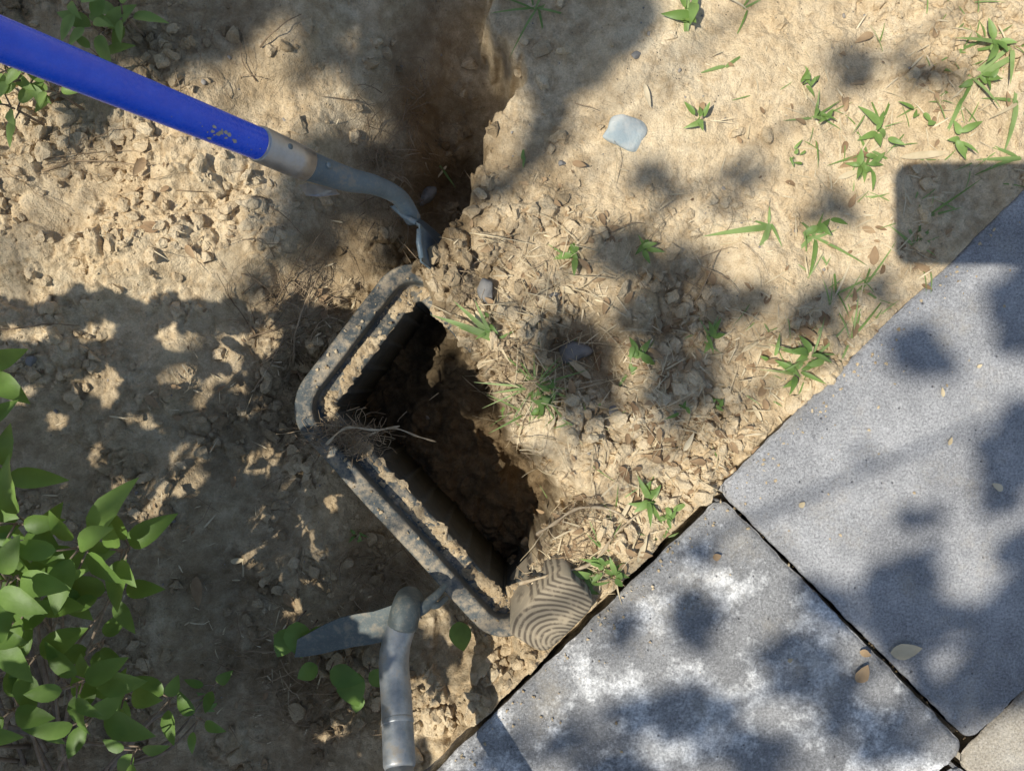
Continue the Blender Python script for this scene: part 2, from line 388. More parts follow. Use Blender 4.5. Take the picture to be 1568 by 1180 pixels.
for i in range(650):
    k=rs.rand(); top_=True
    if k<.5: uu,v_=rs.uniform(-.6,.55),abs(rs.normal(.0,.012))+.005
    elif k<.58: uu,v_=rs.normal(0,.0008),rs.uniform(0,.48); top_=False
    else: uu,v_=rs.uniform(-.55,.5),abs(rs.normal(0,.06))+.006
    s=.0004+.0026*rs.rand()**3.5
    x=O[0]+uu*u[0]+v_*vv[0]; y=O[1]+uu*u[1]+v_*vv[1]
    v=pr[rs.randint(8)]*np.array([s,s*.8,s*.7])@np.array(Matrix.Rotation(rs.uniform(0,6.28),3,'Z')).T+np.array([x,y,(.0125 if top_ else .002)+s*.4])
    vs.append(v);fs.append(np.array(IF)+o);o+=len(v);ex.append(np.full(len(v),rs.uniform(0,.6) if top_ else 1.))
me=bpy.data.meshes.new('soil_crumbs'); me.from_pydata(np.concatenate(vs).tolist(),[],np.concatenate(fs).tolist()); me.materials.append(bpy.data.materials['clod_soil'])
at=me.attributes.new('damp_and_shade','FLOAT','POINT'); at.data.foreach_set('value',np.concatenate(ex)); me.update()
scene.collection.objects.link(bpy.data.objects.new('soil_crumbs',me))
# ---------------------------------------------------------------- valve box
def outline(cor,rad,n=12,st=.005):
    P=[];m=len(cor)
    for i in range(m):
        a,b,c=np.array(cor[i-1]),np.array(cor[i]),np.array(cor[(i+1)%m])
        d1=nrm(a-b);d2=nrm(c-b);ang=math.acos(np.clip(np.dot(d1,d2),-1,1)); t=rad[i]/math.tan(ang/2)
        cen=b+nrm(d1+d2)*rad[i]/math.sin(ang/2); p1=b+d1*t;p2=b+d2*t
        a1=math.atan2(*(p1-cen)[::-1]);a2=math.atan2(*(p2-cen)[::-1]); da=(a2-a1+math.pi)%(2*math.pi)-math.pi
        for k in range(n+1):
            q=a1+da*k/n; P.append(cen+rad[i]*np.array([math.cos(q),math.sin(q)]))
    out=[]
    for i in range(len(P)):
        a=P[i];b=P[(i+1)%len(P)];L=np.linalg.norm(b-a);k=max(1,int(L/st))
        for j in range(k): out.append(a+(b-a)*j/k)
    return np.array(out)
def tiltz(x,y):
    px=x/S+784;py=590-y/S
    t=((px-448)*.75-(py-625)*.62)/330.
    return -.008-.032*np.clip(t,-.2,1.3)
cor=[G(*c)[:2] for c in[(624,372),(437,628),(768,990),(985,800)]]
OUT=outline(cor,[.05,.06,.045,.04])
d=np.roll(OUT,-1,0)-np.roll(OUT,1,0); d/=np.linalg.norm(d,axis=1)[:,None]; NI=np.stack([-d[:,1],d[:,0]],-1)
cen=OUT.mean(0)
if np.sum((cen-OUT)*NI)<0: NI=-NI
OUT=OUT+NI*(.0022*fbm(OUT[:,0],OUT[:,1],7,2,77))[:,None]
opx=OUT[:,0]/S+784; opy=590-OUT[:,1]/S
fac=1-.75*sm(-20,60,(opx-(650+(opy-400)*.72)))
arc=np.cumsum(np.r_[0,np.linalg.norm(np.diff(OUT,axis=0),axis=1)])
rib=.0045*(np.abs(((arc/.045)%1)-.5)<.06)
prof=[(-.014,-.26,0),(.0,-.075,0),(.0,-.052,0),(-.005,-.050,0),(-.0078,-.045,0),(-.0085,-.006,0),(-.0080,-.0015,0),(-.0062,0,0),(.0,.0002,0),(.0125,.0002,0),(.0155,-.0006,0),(.0170,-.003,0),(.0176,-.018,0),(.0182,-.0245,0),(.0200,-.0262,0),(.038,-.0275,0),(.0425,-.0285,0),(.0440,-.032,0),(.0445,-.040,0),(.0446,-.044,1),(.0425,-.26,1),(.034,-.26,0)]
a=Acc();V=[];n=len(OUT)
for (o_,z,rb) in prof:
    q=OUT+NI*(o_*fac+rb*rib)[:,None]
    zz=tiltz(OUT[:,0],OUT[:,1])+z
    V.append(np.column_stack([q,zz+.0010*fbm(q[:,0],q[:,1],50,2,3)]))
F=[]
for i in range(len(prof)-1):
    for k in range(n): F.append((i*n+k,i*n+(k+1)%n,(i+1)*n+(k+1)%n,(i+1)*n+k))
a.add(np.concatenate(V),F)
def mat_box():
    m=M('dusty_plastic'); g=m.geo(); P=g.outputs['Position']
    n1=m.noise(18,5,.7,P);n2=m.noise(90,5,.7,P);n3=m.noise(500,3,.6,P)
    c=m.mix(m.ramp(n1,.35,.65),(.040,.048,.046),(.085,.097,.092))
    sx=m.N('ShaderNodeSeparateXYZ'); m.L(g.outputs['Normal'],sx.inputs[0])
    up=m.ramp(sx.outputs['Z'],.2,.95)
    f=m.math('MULTIPLY',up,m.ramp(m.math('ADD',n2,m.math('MULTIPLY',n1,.6)),.72,1.02))
    f=m.math('ADD',f,m.math('MULTIPLY',m.ramp(n2,.48,.8),.28))
    c=m.mix(f,c,(.36,.285,.185)); m.col(c); m.rough(.6); m.bump(m.math('ADD',n3,n2),.5,.002); return m.m
box=empty('valve_box'); a.obj('rim_and_walls',[mat_box()],parent=box)
a=Acc()
def ledge(o0,o1,z0,thr,seed,hgt,rag=0.):
    nn=13; V=[];F=[]; NF=700
    fine=np.linspace(0,arc[-1],NF); ox=np.interp(fine,arc,OUT[:,0]);oy=np.interp(fine,arc,OUT[:,1]);nxx=np.interp(fine,arc,NI[:,0]);nyy=np.interp(fine,arc,NI[:,1]);ff=np.interp(fine,arc,fac)
    ra=rag*fbm(ox,oy,45,4,seed+9)
    for j in range(nn):
        o_=o0+(o1-o0+ra)*j/(nn-1); x=ox+nxx*o_*ff;y=oy+nyy*o_*ff
        h=fbm(x,y,30,4,seed)*1.0+fbm(x,y,140,3,seed+3)*.8
        e=1-(2*j/(nn-1)-1)**6
        z=tiltz(ox,oy)+z0+hgt*(h-thr)*e-.002
        V.append(np.column_stack([x,y,z]))
    for j in range(nn-1):
        for k in range(NF-1): F.append((j*NF+k,j*NF+k+1,(j+1)*NF+k+1,(j+1)*NF+k))
    a.add(np.concatenate(V),F,0,.35)
ledge(.0178,.0440,-.0275,-.40,21,.008,.016)
a.obj('sand_on_ledge',[SOIL],parent=box,attr='damp_and_shade')
vs=[];fs=[];o=0
for i in range(420):
    k=rs.randint(n); o_=rs.uniform(-.006,.042)*fac[k]; s=.0005+.0032*rs.rand()**3
    q=OUT[k]+NI[k]*o_; z=float(tiltz(OUT[k][0],OUT[k][1]))+(.0 if o_<.017*fac[k] else -.024)
    v=pr[rs.randint(8)]*np.array([s,s*.8,s*.7])@np.array(Matrix.Rotation(rs.uniform(0,6.28),3,'Z')).T+np.array([q[0],q[1],z+s*.5])
    vs.append(v);fs.append(np.array(IF)+o);o+=len(v)
me=bpy.data.meshes.new('crumbs_on_rim'); me.from_pydata(np.concatenate(vs).tolist(),[],np.concatenate(fs).tolist()); me.materials.append(bpy.data.materials['clod_soil'])
at=me.attributes.new('damp_and_shade','FLOAT','POINT'); at.data.foreach_set('value',np.full(o,.5)); me.update()
ob=bpy.data.objects.new('crumbs_on_rim',me); scene.collection.objects.link(ob); ob.parent=box
# ---------------------------------------------------------------- wooden post end
def mat_wood():
    m=M('weathered_wood'); tc=m.N('ShaderNodeTexCoord'); mp=m.N('ShaderNodeMapping'); m.L(tc.outputs['Object'],mp.inputs['Vector'])
    w=m.N('ShaderNodeTexWave',wave_type='RINGS',rings_direction='Z'); w.inputs['Scale'].default_value=52; w.inputs['Distortion'].default_value=2.2; w.inputs['Detail'].default_value=3; w.inputs['Detail Scale'].default_value=.6
    mp.inputs['Location'].default_value=(.024,.030,0); mp.inputs['Scale'].default_value=(1,.75,1)
    m.L(mp.outputs[0],w.inputs['Vector'])
    g=m.geo(); n=m.noise(60,5,.6,g.outputs['Position'])
    c=m.mix(m.ramp(w.outputs['Fac'],.15,.7),(.105,.082,.055),(.30,.245,.165)); c=m.mix(m.ramp(n,.52,.72),c,(.40,.32,.21)); m.col(c); m.rough(.9)
    m.bump(m.math('ADD',m.math('MULTIPLY',w.outputs['Fac'],.6),m.math('MULTIPLY',n,.6)),.4,.002); return m.m
def post():
    c0=G(845,940,0.022); a=Acc(); N=64;Rn=18;V=[];F=[]
    th=math.radians(48)
    for j in range(Rn+1):
        r=j/Rn
        for k in range(N):
            t=2*math.pi*k/N; ex=.42
            x=.057*math.copysign(abs(math.cos(t))**ex,math.cos(t)); y=.035*math.copysign(abs(math.sin(t))**ex,math.sin(t))
            x*=1+.05*math.sin(3*t)+.04*float(perlin(math.cos(t)*2,math.sin(t)*2,61))
            rr=min(1,r*1.12); z=.007*(1-rr**4) if r<=.89 else -(.001+.12*((r-.89)/.11)**1.2)
            V.append((x*rr,y*rr,z))
    for j in range(Rn):
        for k in range(N): F.append((j*N+k,(j+1)*N+k,(j+1)*N+(k+1)%N,j*N+(k+1)%N))
    a.add(V,F); o=a.obj('wooden_post',[mat_wood()]); o.location=c0; o.rotation_euler=(.20,-.22,th); return o
post()
# ---------------------------------------------------------------- shovel
def mat_blue():
    m=M('blue_fibreglass'); g=m.geo(); P=g.outputs['Position']
    n=m.noise(40,6,.7,P); n2=m.noise(220,4,.6,P)
    c=m.mix(m.ramp(n,.3,.7),(.010,.085,.80),(.018,.12,.92))
    c=m.mix(m.math('MULTIPLY',m.ramp(n,.66,.72),.35),c,(.40,.38,.34))
    c=m.mix(m.math('MULTIPLY',m.ramp(n2,.6,.75),.10),c,(.5,.45,.35))
    m.col(c); m.L(m.ramp(n2,.4,.7,(.2,)*3+(1,),(.42,)*3+(1,)),m.b.inputs['Roughness']); m.bump(n2,.08,.0005); return m.m
def mat_steel(name,c1,c2,rough,met,sc=35):
    m=M(name); g=m.geo(); P=g.outputs['Position']; n=m.noise(sc,5,.7,P); n2=m.noise(260,4,.7,P)
    c=m.mix(m.ramp(n,.35,.65),c1,c2); c=m.mix(m.math('MULTIPLY',m.ramp(n2,.52,.75),.4),c,(.34,.28,.2))
    c=m.mix(m.math('MULTIPLY',m.ramp(n,.56,.68),.6),c,(.32,.26,.18))
    m.col(c); m.b.inputs['Metallic'].default_value=met; m.L(m.ramp(n,.3,.7,(rough,)*3+(1,),(rough+.25,)*3+(1,)),m.b.inputs['Roughness'])
    m.bump(n2,.25,.0008); return m.m
BL=mat_blue(); STL=mat_steel('worn_steel',(.35,.36,.38),(.5,.5,.5),.32,.85); GP=mat_steel('grey_painted_steel',(.09,.13,.155),(.15,.195,.22),.42,.25)
CH=mat_simple('chipped_paint',(.5,.47,.38),(.35,.33,.28),80,.7)
sh=empty('shovel')
P1=G(400,222,.23); P2=G(0,60,.46); dr=nrm(P2-P1)
a=Acc(); r0=.0172
tube(a,[P1-dr*.03,P1,P1+dr*.3,P1+dr*.6,P1+dr*.95],[r0]*5,40); a.obj('handle',[BL],parent=sh)
a=Acc()
cdir=nrm(np.cross(dr,[0,0,1])); updir=nrm(np.cross(cdir,dr))
for i in range(30):
    t=random.gauss(.062,.008) if i<18 else random.uniform(.01,.16); th=random.gauss(-.55,.25); w=random.uniform(.0006,.0026) if i<18 else random.uniform(.0003,.0007)
    vs=[]
    for k in range(7):
        q=2*math.pi*k/7; rr=w*random.uniform(.5,1.3); tt=t+rr*1.3*math.cos(q); aa=th+rr*math.sin(q)/r0
        vs.append(P1+dr*tt+(r0+.0003)*nrm(math.sin(aa)*cdir+math.cos(aa)*updir))
    a.add(vs,[tuple(range(7))])
a.obj('paint_chips',[CH],parent=sh)
a=Acc()
A0=P1; A1=G(470,253,.183); A2=G(530,274,.140); A3=G(575,284,.105); A4=G(612,303,.06); A5=G(632,335,.02)
tube(a,[P1+dr*.006,P1+dr*.004,P1,A0*.3+A1*.7,A1],[.0178,.0192,.0196,.0190,.0184],40)
a.obj('ferrule',[STL],parent=sh)
a=Acc(); pth=smoothpath([A0*.1+A1*.9,A1,A2,A3,A4,A5],6); k=len(pth)
rd=[.0182-.0070*sm(0,.75,i/k) for i in range(k)]
tube(a,pth,rd,24)
for qq in(.35,1.25):
    c=A0+(A1-A0)*qq+updir*.0180+cdir*.004
    tube(a,[c-updir*.003,c+updir*.0008,c+updir*.0018],[.0042,.0038,.002],12)
a.obj('socket',[GP],parent=sh)
ax=nrm([.24,-.02,-1.0]); wd=nrm([.50,-.86,0]); wd=nrm(wd-ax*np.dot(wd,ax)); bn=np.cross(ax,wd)
top=G(622,328,.040)+wd*.022
a=Acc();V=[];F=[];NU,NV=21,26
for side in(0,1):
    for j in range(NV):
        t=j/(NV-1); hw=.054*(1 if t<.55 else max(.03,math.cos((t-.55)/.45*math.pi/2)**.7))*(.8+.2*min(1,t*5))
        for i in range(NU):
            s_=2*i/(NU-1)-1
            dish=.012*(s_*s_)*(1-.3*t)-.010*math.exp(-(s_/.2)**2)*max(0,1-t*2.2)
            V.append(top+ax*(t*.24)+wd*hw*s_+bn*(dish+side*.0025))
for side in(0,1):
    b=side*NU*NV
    for j in range(NV-1):
        for i in range(NU-1):
            F.append((b+j*NU+i,b+j*NU+i+1,b+(j+1)*NU+i+1,b+(j+1)*NU+i))
b=NU*NV
for i in range(NU-1): F.append((i,i+1,b+i+1,b+i)); F.append(((NV-1)*NU+i,(NV-1)*NU+i+1,b+(NV-1)*NU+i+1,b+(NV-1)*NU+i))
for j in range(NV-1): F.append((j*NU,(j+1)*NU,b+(j+1)*NU,b+j*NU)); F.append((j*NU+NU-1,(j+1)*NU+NU-1,b+(j+1)*NU+NU-1,b+j*NU+NU-1))
a.add(V,F)
tube(a,[top-wd*.040+bn*.010,top-wd*.02+bn*.003,top-wd*.005-bn*.006],[.0035,.004,.0035],10)
tube(a,[top+wd*.040+bn*.010,top+wd*.02+bn*.003,top+wd*.005-bn*.006],[.0035,.004,.0035],10)
a.obj('blade',[GP],parent=sh)
a=Acc()
V=[G(458,284,.10),G(470,280,.11),G(512,289,.11),G(520,297,.10),G(490,301,.095),G(468,299,.09)]
V2=[v-np.array([0,0,.003]) for v in V]; a.add(V+V2,[tuple(range(6)),tuple(range(11,5,-1))]+[(i,(i+1)%6,6+(i+1)%6,6+i) for i in range(6)])
a.obj('back_tab',[STL],parent=sh,smooth=False)
# ---------------------------------------------------------------- garden hoe lying in the trench
ho=empty('garden_hoe')
HG=mat_steel('hoe_steel',(.19,.21,.22),(.37,.38,.375),.34,.55); HD=mat_steel('hoe_head_steel',(.07,.085,.083),(.125,.145,.135),.45,.3)
q0=G(622,938,.055); q1=G(604,1000,.075); q2=G(600,1100,.12); q3=G(612,1180,.155); dq=nrm(q3-q1)
a=Acc(); tube(a,smoothpath([q0,q1,q1+dq*.06,q1+dq*.13],5)+[q1+dq*.134],[.0185]*5+[.0190]*11+[.017],28)
e0=q1+dq*.134; tube(a,[e0,e0+dq*.03],[.0165,.0165],28)
tube(a,[e0+dq*.020,e0+dq*.022,e0+dq*.032,e0+dq*.034],[.017,.0198,.0198,.017],28)
tube(a,[e0+dq*.034,e0+dq*.9],[.0178,.0178],28)
tube(a,[q1+dq*.078,q1+dq*.080,q1+dq*.084,q1+dq*.086],[.0188,.0196,.0196,.0188],28)
a.obj('shaft',[HG],parent=ho)
a=Acc()
pl=[(640,926,958,.052),(612,922,968,.052),(590,930,982,.048),(572,936,986,.044),(545,940,990,.038),(520,946,995,.032),(495,957,1001,.026),(470,971,1005,.020),(455,979,1006,.016)]
V=[];F=[]
for i,(px,y0,y1,z) in enumerate(pl):
    A_=G(px,y0,z+.006); B_=G(px-4,y1,z-.004); Cm=(A_+B_)/2-np.array([0,0,.0015])
    V+=[A_,Cm,B_,B_-[0,0,.004],Cm-[0,0,.004],A_-[0,0,.004]]
for i in range(len(pl)-1):
    b=i*6;c=b+6
    for x in range(6): y=(x+1)%6; F.append((b+x,b+y,c+y,c+x))
F.append((0,5,4,3,2,1)); e=(len(pl)-1)*6; F.append(tuple(e+i for i in range(6))); a.add(V,F)
tube(a,smoothpath([G(612,940,.046),G(645,932,.052),G(664,915,.045),G(682,896,.03)],5),[.012,.011,.0105,.010,.009,.0085,.008,.0075,.007,.0065,.006,.0055,.005,.0045,.0042,.004],14)
tube(a,smoothpath([G(655,924,.05),G(670,926,.045),G(684,914,.03)],4),[.0065,.006,.0055,.005,.0045,.004,.0038,.0035,.003],10)
a.obj('head',[HD],parent=ho,smooth=False)
a=Acc()
tube(a,smoothpath([q0+[0,.008,-.03],q0+[0,.004,.004],q0+(q1-q0)*.35],5),[.0195]*11,24)
a.obj('collar',[HD],parent=ho)
# ---------------------------------------------------------------- shrubs
LF=mat_leaf('shrub_leaf',(.14,.25,.05),(.25,.39,.09),.4)
LC=mat_leaf('crown_leaf',(.05,.11,.02),(.09,.17,.03),simple=True)
BK=mat_simple('twig_bark',(.15,.11,.075),(.27,.21,.15),60,.85)
def whorl(a,c,nl,L,tilt=.25,mi=0,rot=None,asp=.52):
    r=random.uniform(0,6.28) if rot is None else rot
    for i in range(nl):
        t=r+i*2.4+random.uniform(-.25,.25); el=random.uniform(-.1,.5)+tilt*(i/nl)
        dd=np.array([math.cos(t)*math.cos(el),math.sin(t)*math.cos(el),math.sin(el)])
        nr=np.array([-math.sin(el)*math.cos(t)*.8+random.uniform(-.35,.35),-math.sin(el)*math.sin(t)*.8+random.uniform(-.35,.35),1.])
        l=L*random.uniform(.75,1.15)*(1-.35*i/nl)
        b=c+np.array([0,0,.006*i-.01])+dd*.010
        tube(a,[c+np.array([0,0,.004*i-.012]),b],[.0012,.0009],5,1)
        leaf(a,b,dd,nr,l,l*asp*random.uniform(.85,1.1),random.uniform(.1,.5),random.uniform(.15,.45),mi)
a=Acc()
WL=[(128,835,.30,7,.056),(190,842,.27,6,.050),(35,800,.31,7,.054),(15,885,.34,7,.058),(175,905,.24,5,.050),(85,880,.25,6,.048),(0,965,.31,7,.060),(45,1010,.27,5,.054),
(125,1045,.27,6,.054),(190,1065,.22,5,.046),(140,1095,.25,5,.052),(20,1085,.27,5,.054),(255,1075,.14,3,.04),(300,1105,.11,3,.035),(205,1150,.2,4,.04),(0,730,.26,6,.055),
(-30,570,.22,5,.05),(-40,660,.25,5,.05),(60,830,.22,5,.045),(-40,850,.3,7,.06),(-60,1000,.3,7,.06),(150,985,.18,4,.045),(-50,1120,.3,7,.05),(325,1050,.06,3,.03),(40,930,.3,4,.05)]
SP=[]
for (px,py,z,nl,L) in WL:
    c=G(px,py,z); whorl(a,c,nl,L)
    g_=c-SUN*(z+.05); SP.append((g_[0]/S+784,590-g_[1]/S,z))
    root=np.array([-.58-random.uniform(0,.12),-.50-random.uniform(-.1,.1),-.02])
    if px>230: root=G(170,1175,.0)
    midp=(c+root)/2+np.array([random.uniform(-.03,.03),random.uniform(-.03,.03),.03])
    tube(a,smoothpath([root,midp,c-np.array([0,0,.012])],6),[.0032*(1-.06*i) for i in range(13)],7,1)
tube(a,smoothpath([G(120,1230,.02),G(190,1150,.05),G(240,1095,.08),G(330,1060,.04)],6),[.006-.0002*i for i in range(19)],8,1)
tube(a,smoothpath([G(-40,1100,.03),G(60,1120,.05),G(150,1090,.07),G(215,1050,.11),G(265,1045,.1)],6),[.005-.00015*i for i in range(25)],8,1)
def paint(px,py,shapes,base,ks,kl,add):
    wx=px+16*perlin(px/45.,py/45.,201)+7*perlin(px/16.,py/16.,202); wy=py+16*perlin(px/45.,py/45.,203)+7*perlin(px/16.,py/16.,204)
    S_=base.copy()
    for sh_ in shapes:
        if sh_[0]=='p': m=sdpoly(wx,wy,sh_[1])>0; S_[m]=sh_[2]
        else:
            _,cx,cy,rx,ry,an,val=sh_; k=ks if val>0 else kl
            rx=rx*k+(add if val==0 else 0);ry=ry*k+(add if val==0 else 0); c,s_=math.cos(math.radians(an)),math.sin(math.radians(an))
            dx=(wx-cx);dy=(wy-cy); m=((dx*c+dy*s_)/rx)**2+((-dx*s_+dy*c)/ry)**2<1; S_[m]=val
    return S_
sharp=[('p',[(-300,455),(60,463),(110,445),(230,457),(300,464),(390,476),(430,450),(470,465),(520,470),(480,640),(520,720),(600,830),(700,930),(730,990),(660,1080),(640,1300),(-300,1300)],1.),
('e',255,515,22,16,20,0),('e',320,530,35,18,10,0),('e',385,520,22,20,0,0),('e',110,510,35,8,-10,0),('e',30,510,26,7,-5,0),('e',250,575,30,16,20,0),('e',275,600,20,18,60,0),
('e',205,648,26,9,10,0),('e',265,700,26,13,-25,0),('e',240,760,48,16,-20,0),('e',200,790,20,10,-20,0),('e',150,600,8,26,10,0),('e',60,650,12,8,0,0),('e',120,585,12,9,0,0),('e',130,700,10,8,0,0),
('e',350,650,10,7,0,0),('e',330,590,18,9,0,0),('e',170,740,14,7,0,0),('e',70,740,10,7,0,0),('e',30,600,14,9,0,0),
('e',545,860,10,6,0,0),('e',500,1150,26,10,-10,0),('e',480,1090,8,6,0,0),('e',660,985,26,20,40,0),('e',720,1070,26,36,20,0),('e',690,1000,20,14,0,0),('e',610,1085,30,26,0,0),('e',600,1150,26,16,0,0),
('e',650,1130,24,20,0,0),('e',350,870,9,5,0,0),('e',420,960,12,5,0,0),('e',630,860,64,9,52,0),('e',700,905,50,9,52,0)]
for (x_,y_,z_) in SP:
    if z_>.12: sharp.append(('e',x_,y_,20,17,random.uniform(0,90),0))
def canopy(acc,shapes,t0,t1,step,size,basefn,rng,mi=0,flat=.45,ks=1.,kl=1.,add=6):
    gx,gy=np.meshgrid(np.arange(rng[0],rng[1],step),np.arange(rng[2],rng[3],step))
    gx=gx+rs.uniform(-.5,.5,gx.shape)*step; gy=gy+rs.uniform(-.5,.5,gy.shape)*step
    gx=gx.ravel();gy=gy.ravel(); v=paint(gx,gy,shapes,basefn(gx,gy),ks,kl,add); k=rs.rand(len(v))<v; gx=gx[k];gy=gy[k]
    x=(gx-784)*S;y=(590-gy)*S
    z=np.array([max(-.15,float(zat(p,q_))) for p,q_ in zip(x,y)])
    z=np.where(((gx-1095)*455+(gy-752)*463)>0,.012,z)
    P=np.stack([x,y,z],-1); n=len(P)
    t=rs.uniform(t0,t1,n); C=P+(t-z)[:,None]*SUN
    s=nrm(SUN)
    nr=s+rs.randn(n,3)*flat*.5; nr/=np.linalg.norm(nr,axis=1)[:,None]
    d=rs.randn(n,3); d-=nr*np.sum(d*nr,1)[:,None]; d/=np.linalg.norm(d,axis=1)[:,None]; b=np.cross(nr,d)
    L=size*rs.uniform(.75,1.2,n)
    out=[]
    for (tt,ww,hh) in((-.5,0,0),(-.2,.27,.03),(.15,.25,.02),(.5,0,-.1),(.15,-.25,.02),(-.2,-.27,.03)):
        out.append(C+d*(L*tt)[:,None]+b*(L*ww)[:,None]+nr*(L*hh)[:,None])
    V=np.stack(out,1).reshape(-1,3); F=[tuple(range(i*6,i*6+6)) for i in range(n)]
    acc.add(V,F,mi); return C
zero=lambda a_,b_:np.zeros(a_.shape)
C=canopy(a,sharp,.60,.85,9,.028,zero,(-200,760,430,1290),2,.45,1.,1.2,8)
for i in range(70):
    c=C[rs.randint(len(C))]; root=np.array([-1.15+rs.uniform(-.15,.15),-.75+rs.uniform(-.15,.15),0.])
    mid=np.array([-1.0,-.6,.45])*.5+c*.5+rs.uniform(-.04,.04,3); mid[2]=min(.6,mid[2])
    tube(a,smoothpath([root,mid,c],4),[.006-.0006*k for k in range(9)],5,1)
a.obj('shrub',[LF,BK,LC])
a=Acc()
for (px,py,z,nl,L) in[(150,45,.09,6,.042),(120,12,.1,6,.042),(190,25,.08,5,.038),(35,125,.10,7,.038),(20,165,.1,6,.038),(85,140,.09,6,.034),(150,85,.08,4,.036),(15,110,.1,6,.038),(60,110,.1,6,.034)]:
    c=G(px,py,z+.03); whorl(a,c,nl,L,asp=.46); tube(a,[c-np.array([0,0,.06]),c-np.array([0,0,.01])],[.002,.0015],6,1)
a.obj('shrub',[mat_leaf('bright_leaf',(.18,.29,.07),(.32,.45,.13),.3),BK])
a=Acc()
for (px,py,L,th,dz) in[(478,925,.052,-85,.08),(468,940,.045,-120,.07),(495,940,.04,-40,.07),(465,975,.035,150,.05),(520,1003,.048,-20,.06),(545,1000,.055,-70,.07),(500,1000,.035,-150,.05),(705,935,.045,-80,.05),(575,1010,.035,-30,.05),(560,1040,.03,-100,.05)]:
    t=math.radians(th); b=W(px,py,dz); leaf(a,b,[math.cos(t),math.sin(t),.05],[random.uniform(-.3,.3),random.uniform(-.3,.3),1],L,L*.72,.2,.2)
    tube(a,[b-np.array([.01,.01,dz+.01]),b],[.0012,.001],5,1)
a.obj('broadleaf_weed',[LF,BK])
# ---------------------------------------------------------------- grasses and weeds
GR=mat_leaf('grass_blade',(.17,.28,.07),(.37,.48,.19),.3,.5)
WD=mat_leaf('weed_leaf',(.15,.26,.06),(.29,.42,.13),.3)
a=Acc()
def blade(px,py,th,L,w,lift=.5,droop=.6,mi=0):
    t=math.radians(th); b=W(px,py,-.002); b[2]+=.003
    leaf(a,b,[math.cos(t),math.sin(t),lift],[-math.cos(t)*lift+random.uniform(-.3,.3),-math.sin(t)*lift+random.uniform(-.3,.3),1],L,w,droop*.6,.25,mi,'blade')
T=[(1180,345,[(178,.08,.009),(250,.08,.009),(235,.045,.005),(285,.03,.004),(100,.02,.004),(165,.03,.004)]),
(1245,365,[(60,.03,.005),(120,.03,.006),(170,.04,.006),(300,.06,.007),(230,.035,.006),(20,.035,.005),(270,.05,.008),(330,.08,.004)]),
(760,522,[(150,.09,.009),(140,.075,.008),(120,.055,.006),(30,.02,.004),(160,.05,.006),(300,.03,.004)]),
(820,590,[(100,.04,.003),(60,.05,.003),(150,.06,.004),(190,.06,.004),(240,.05,.003),(300,.06,.003),(340,.07,.004),(20,.06,.003),(80,.03,.003),(270,.05,.003),(210,.04,.003),(120,.05,.003),(320,.09,.003),(170,.07,.003),(50,.05,.003),(0,.05,.003),(135,.07,.003),(200,.07,.002)]),
(800,630,[(150,.05,.003),(200,.05,.003),(250,.05,.003),(300,.06,.003),(20,.05,.003),(340,.06,.002)]),
(965,570,[(60,.05,.006),(75,.06,.006),(240,.03,.004),(30,.03,.004),(50,.06,.003)]),
(1330,235,[(70,.06,.005),(200,.05,.004),(330,.04,.004),(250,.04,.004),(110,.05,.004),(35,.05,.004)]),
(1400,375,[(50,.06,.004),(80,.05,.004),(140,.04,.004),(20,.06,.004),(110,.05,.004)]),
(1490,120,[(195,.10,.009),(20,.10,.009),(35,.08,.008),(240,.06,.006),(300,.05,.005),(170,.06,.005)]),
(1545,75,[(170,.08,.007),(190,.06,.005),(20,.05,.005),(260,.05,.006)]),
(1555,160,[(200,.05,.005),(250,.07,.008),(90,.04,.005),(170,.05,.005)]),
(1560,240,[(180,.06,.006),(200,.05,.006),(150,.05,.005)]),
(1245,180,[(20,.04,.003),(100,.035,.003),(200,.035,.003),(300,.03,.003),(330,.04,.003)]),
(820,15,[(100,.06,.003),(200,.06,.003),(240,.06,.003),(330,.06,.003),(20,.06,.003),(60,.06,.003),(280,.05,.003),(160,.06,.003),(350,.07,.003)]),
(1140,15,[(150,.05,.003),(60,.05,.003),(250,.04,.003),(30,.05,.003)]),
(1320,440,[(40,.06,.003),(80,.06,.003),(220,.06,.003),(330,.04,.003),(60,.07,.003)]),
(1300,520,[(60,.07,.003),(90,.05,.003),(240,.05,.003),(75,.06,.003)]),(1280,450,[(60,.06,.003),(100,.05,.003),(30,.06,.003)]),
(680,255,[(230,.03,.004),(300,.03,.004),(140,.02,.003)]),
(1020,820,[(30,.04,.003),(150,.04,.003),(200,.03,.003),(80,.04,.003)]),(925,840,[(70,.04,.003),(20,.04,.003),(140,.03,.003),(110,.04,.003)]),
(1110,105,[(40,.03,.005),(200,.03,.005)]),(800,245,[(90,.018,.005),(250,.014,.004)]),(1470,150,[(100,.06,.005),(250,.06,.006)]),(1420,330,[(30,.07,.003),(10,.05,.003)]),
(1240,545,[(40,.06,.004),(80,.05,.003),(150,.05,.004),(200,.05,.004),(0,.05,.003)]),(1345,190,[(60,.05,.004),(120,.05,.003),(240,.05,.004)]),(1505,60,[(150,.05,.004),(200,.06,.004),(100,.04,.003)]),(1215,570,[(20,.04,.004),(170,.04,.004),(60,.04,.004)]),
(870,395,[(40,.03,.003),(80,.025,.003),(150,.03,.003)]),(1050,50,[(100,.05,.005),(80,.04,.004)]),(1085,515,[(60,.03,.003),(120,.03,.003)])]
for (px,py,bl) in T:
    for (th,L,w) in bl: blade(px+random.uniform(-4,4),py+random.uniform(-4,4),th+random.uniform(-10,10),L*random.uniform(.95,1.2),w*1.0,random.uniform(.1,.5),random.uniform(.3,.9),1 if (w<.0055 and random.random()<.12) else 0)
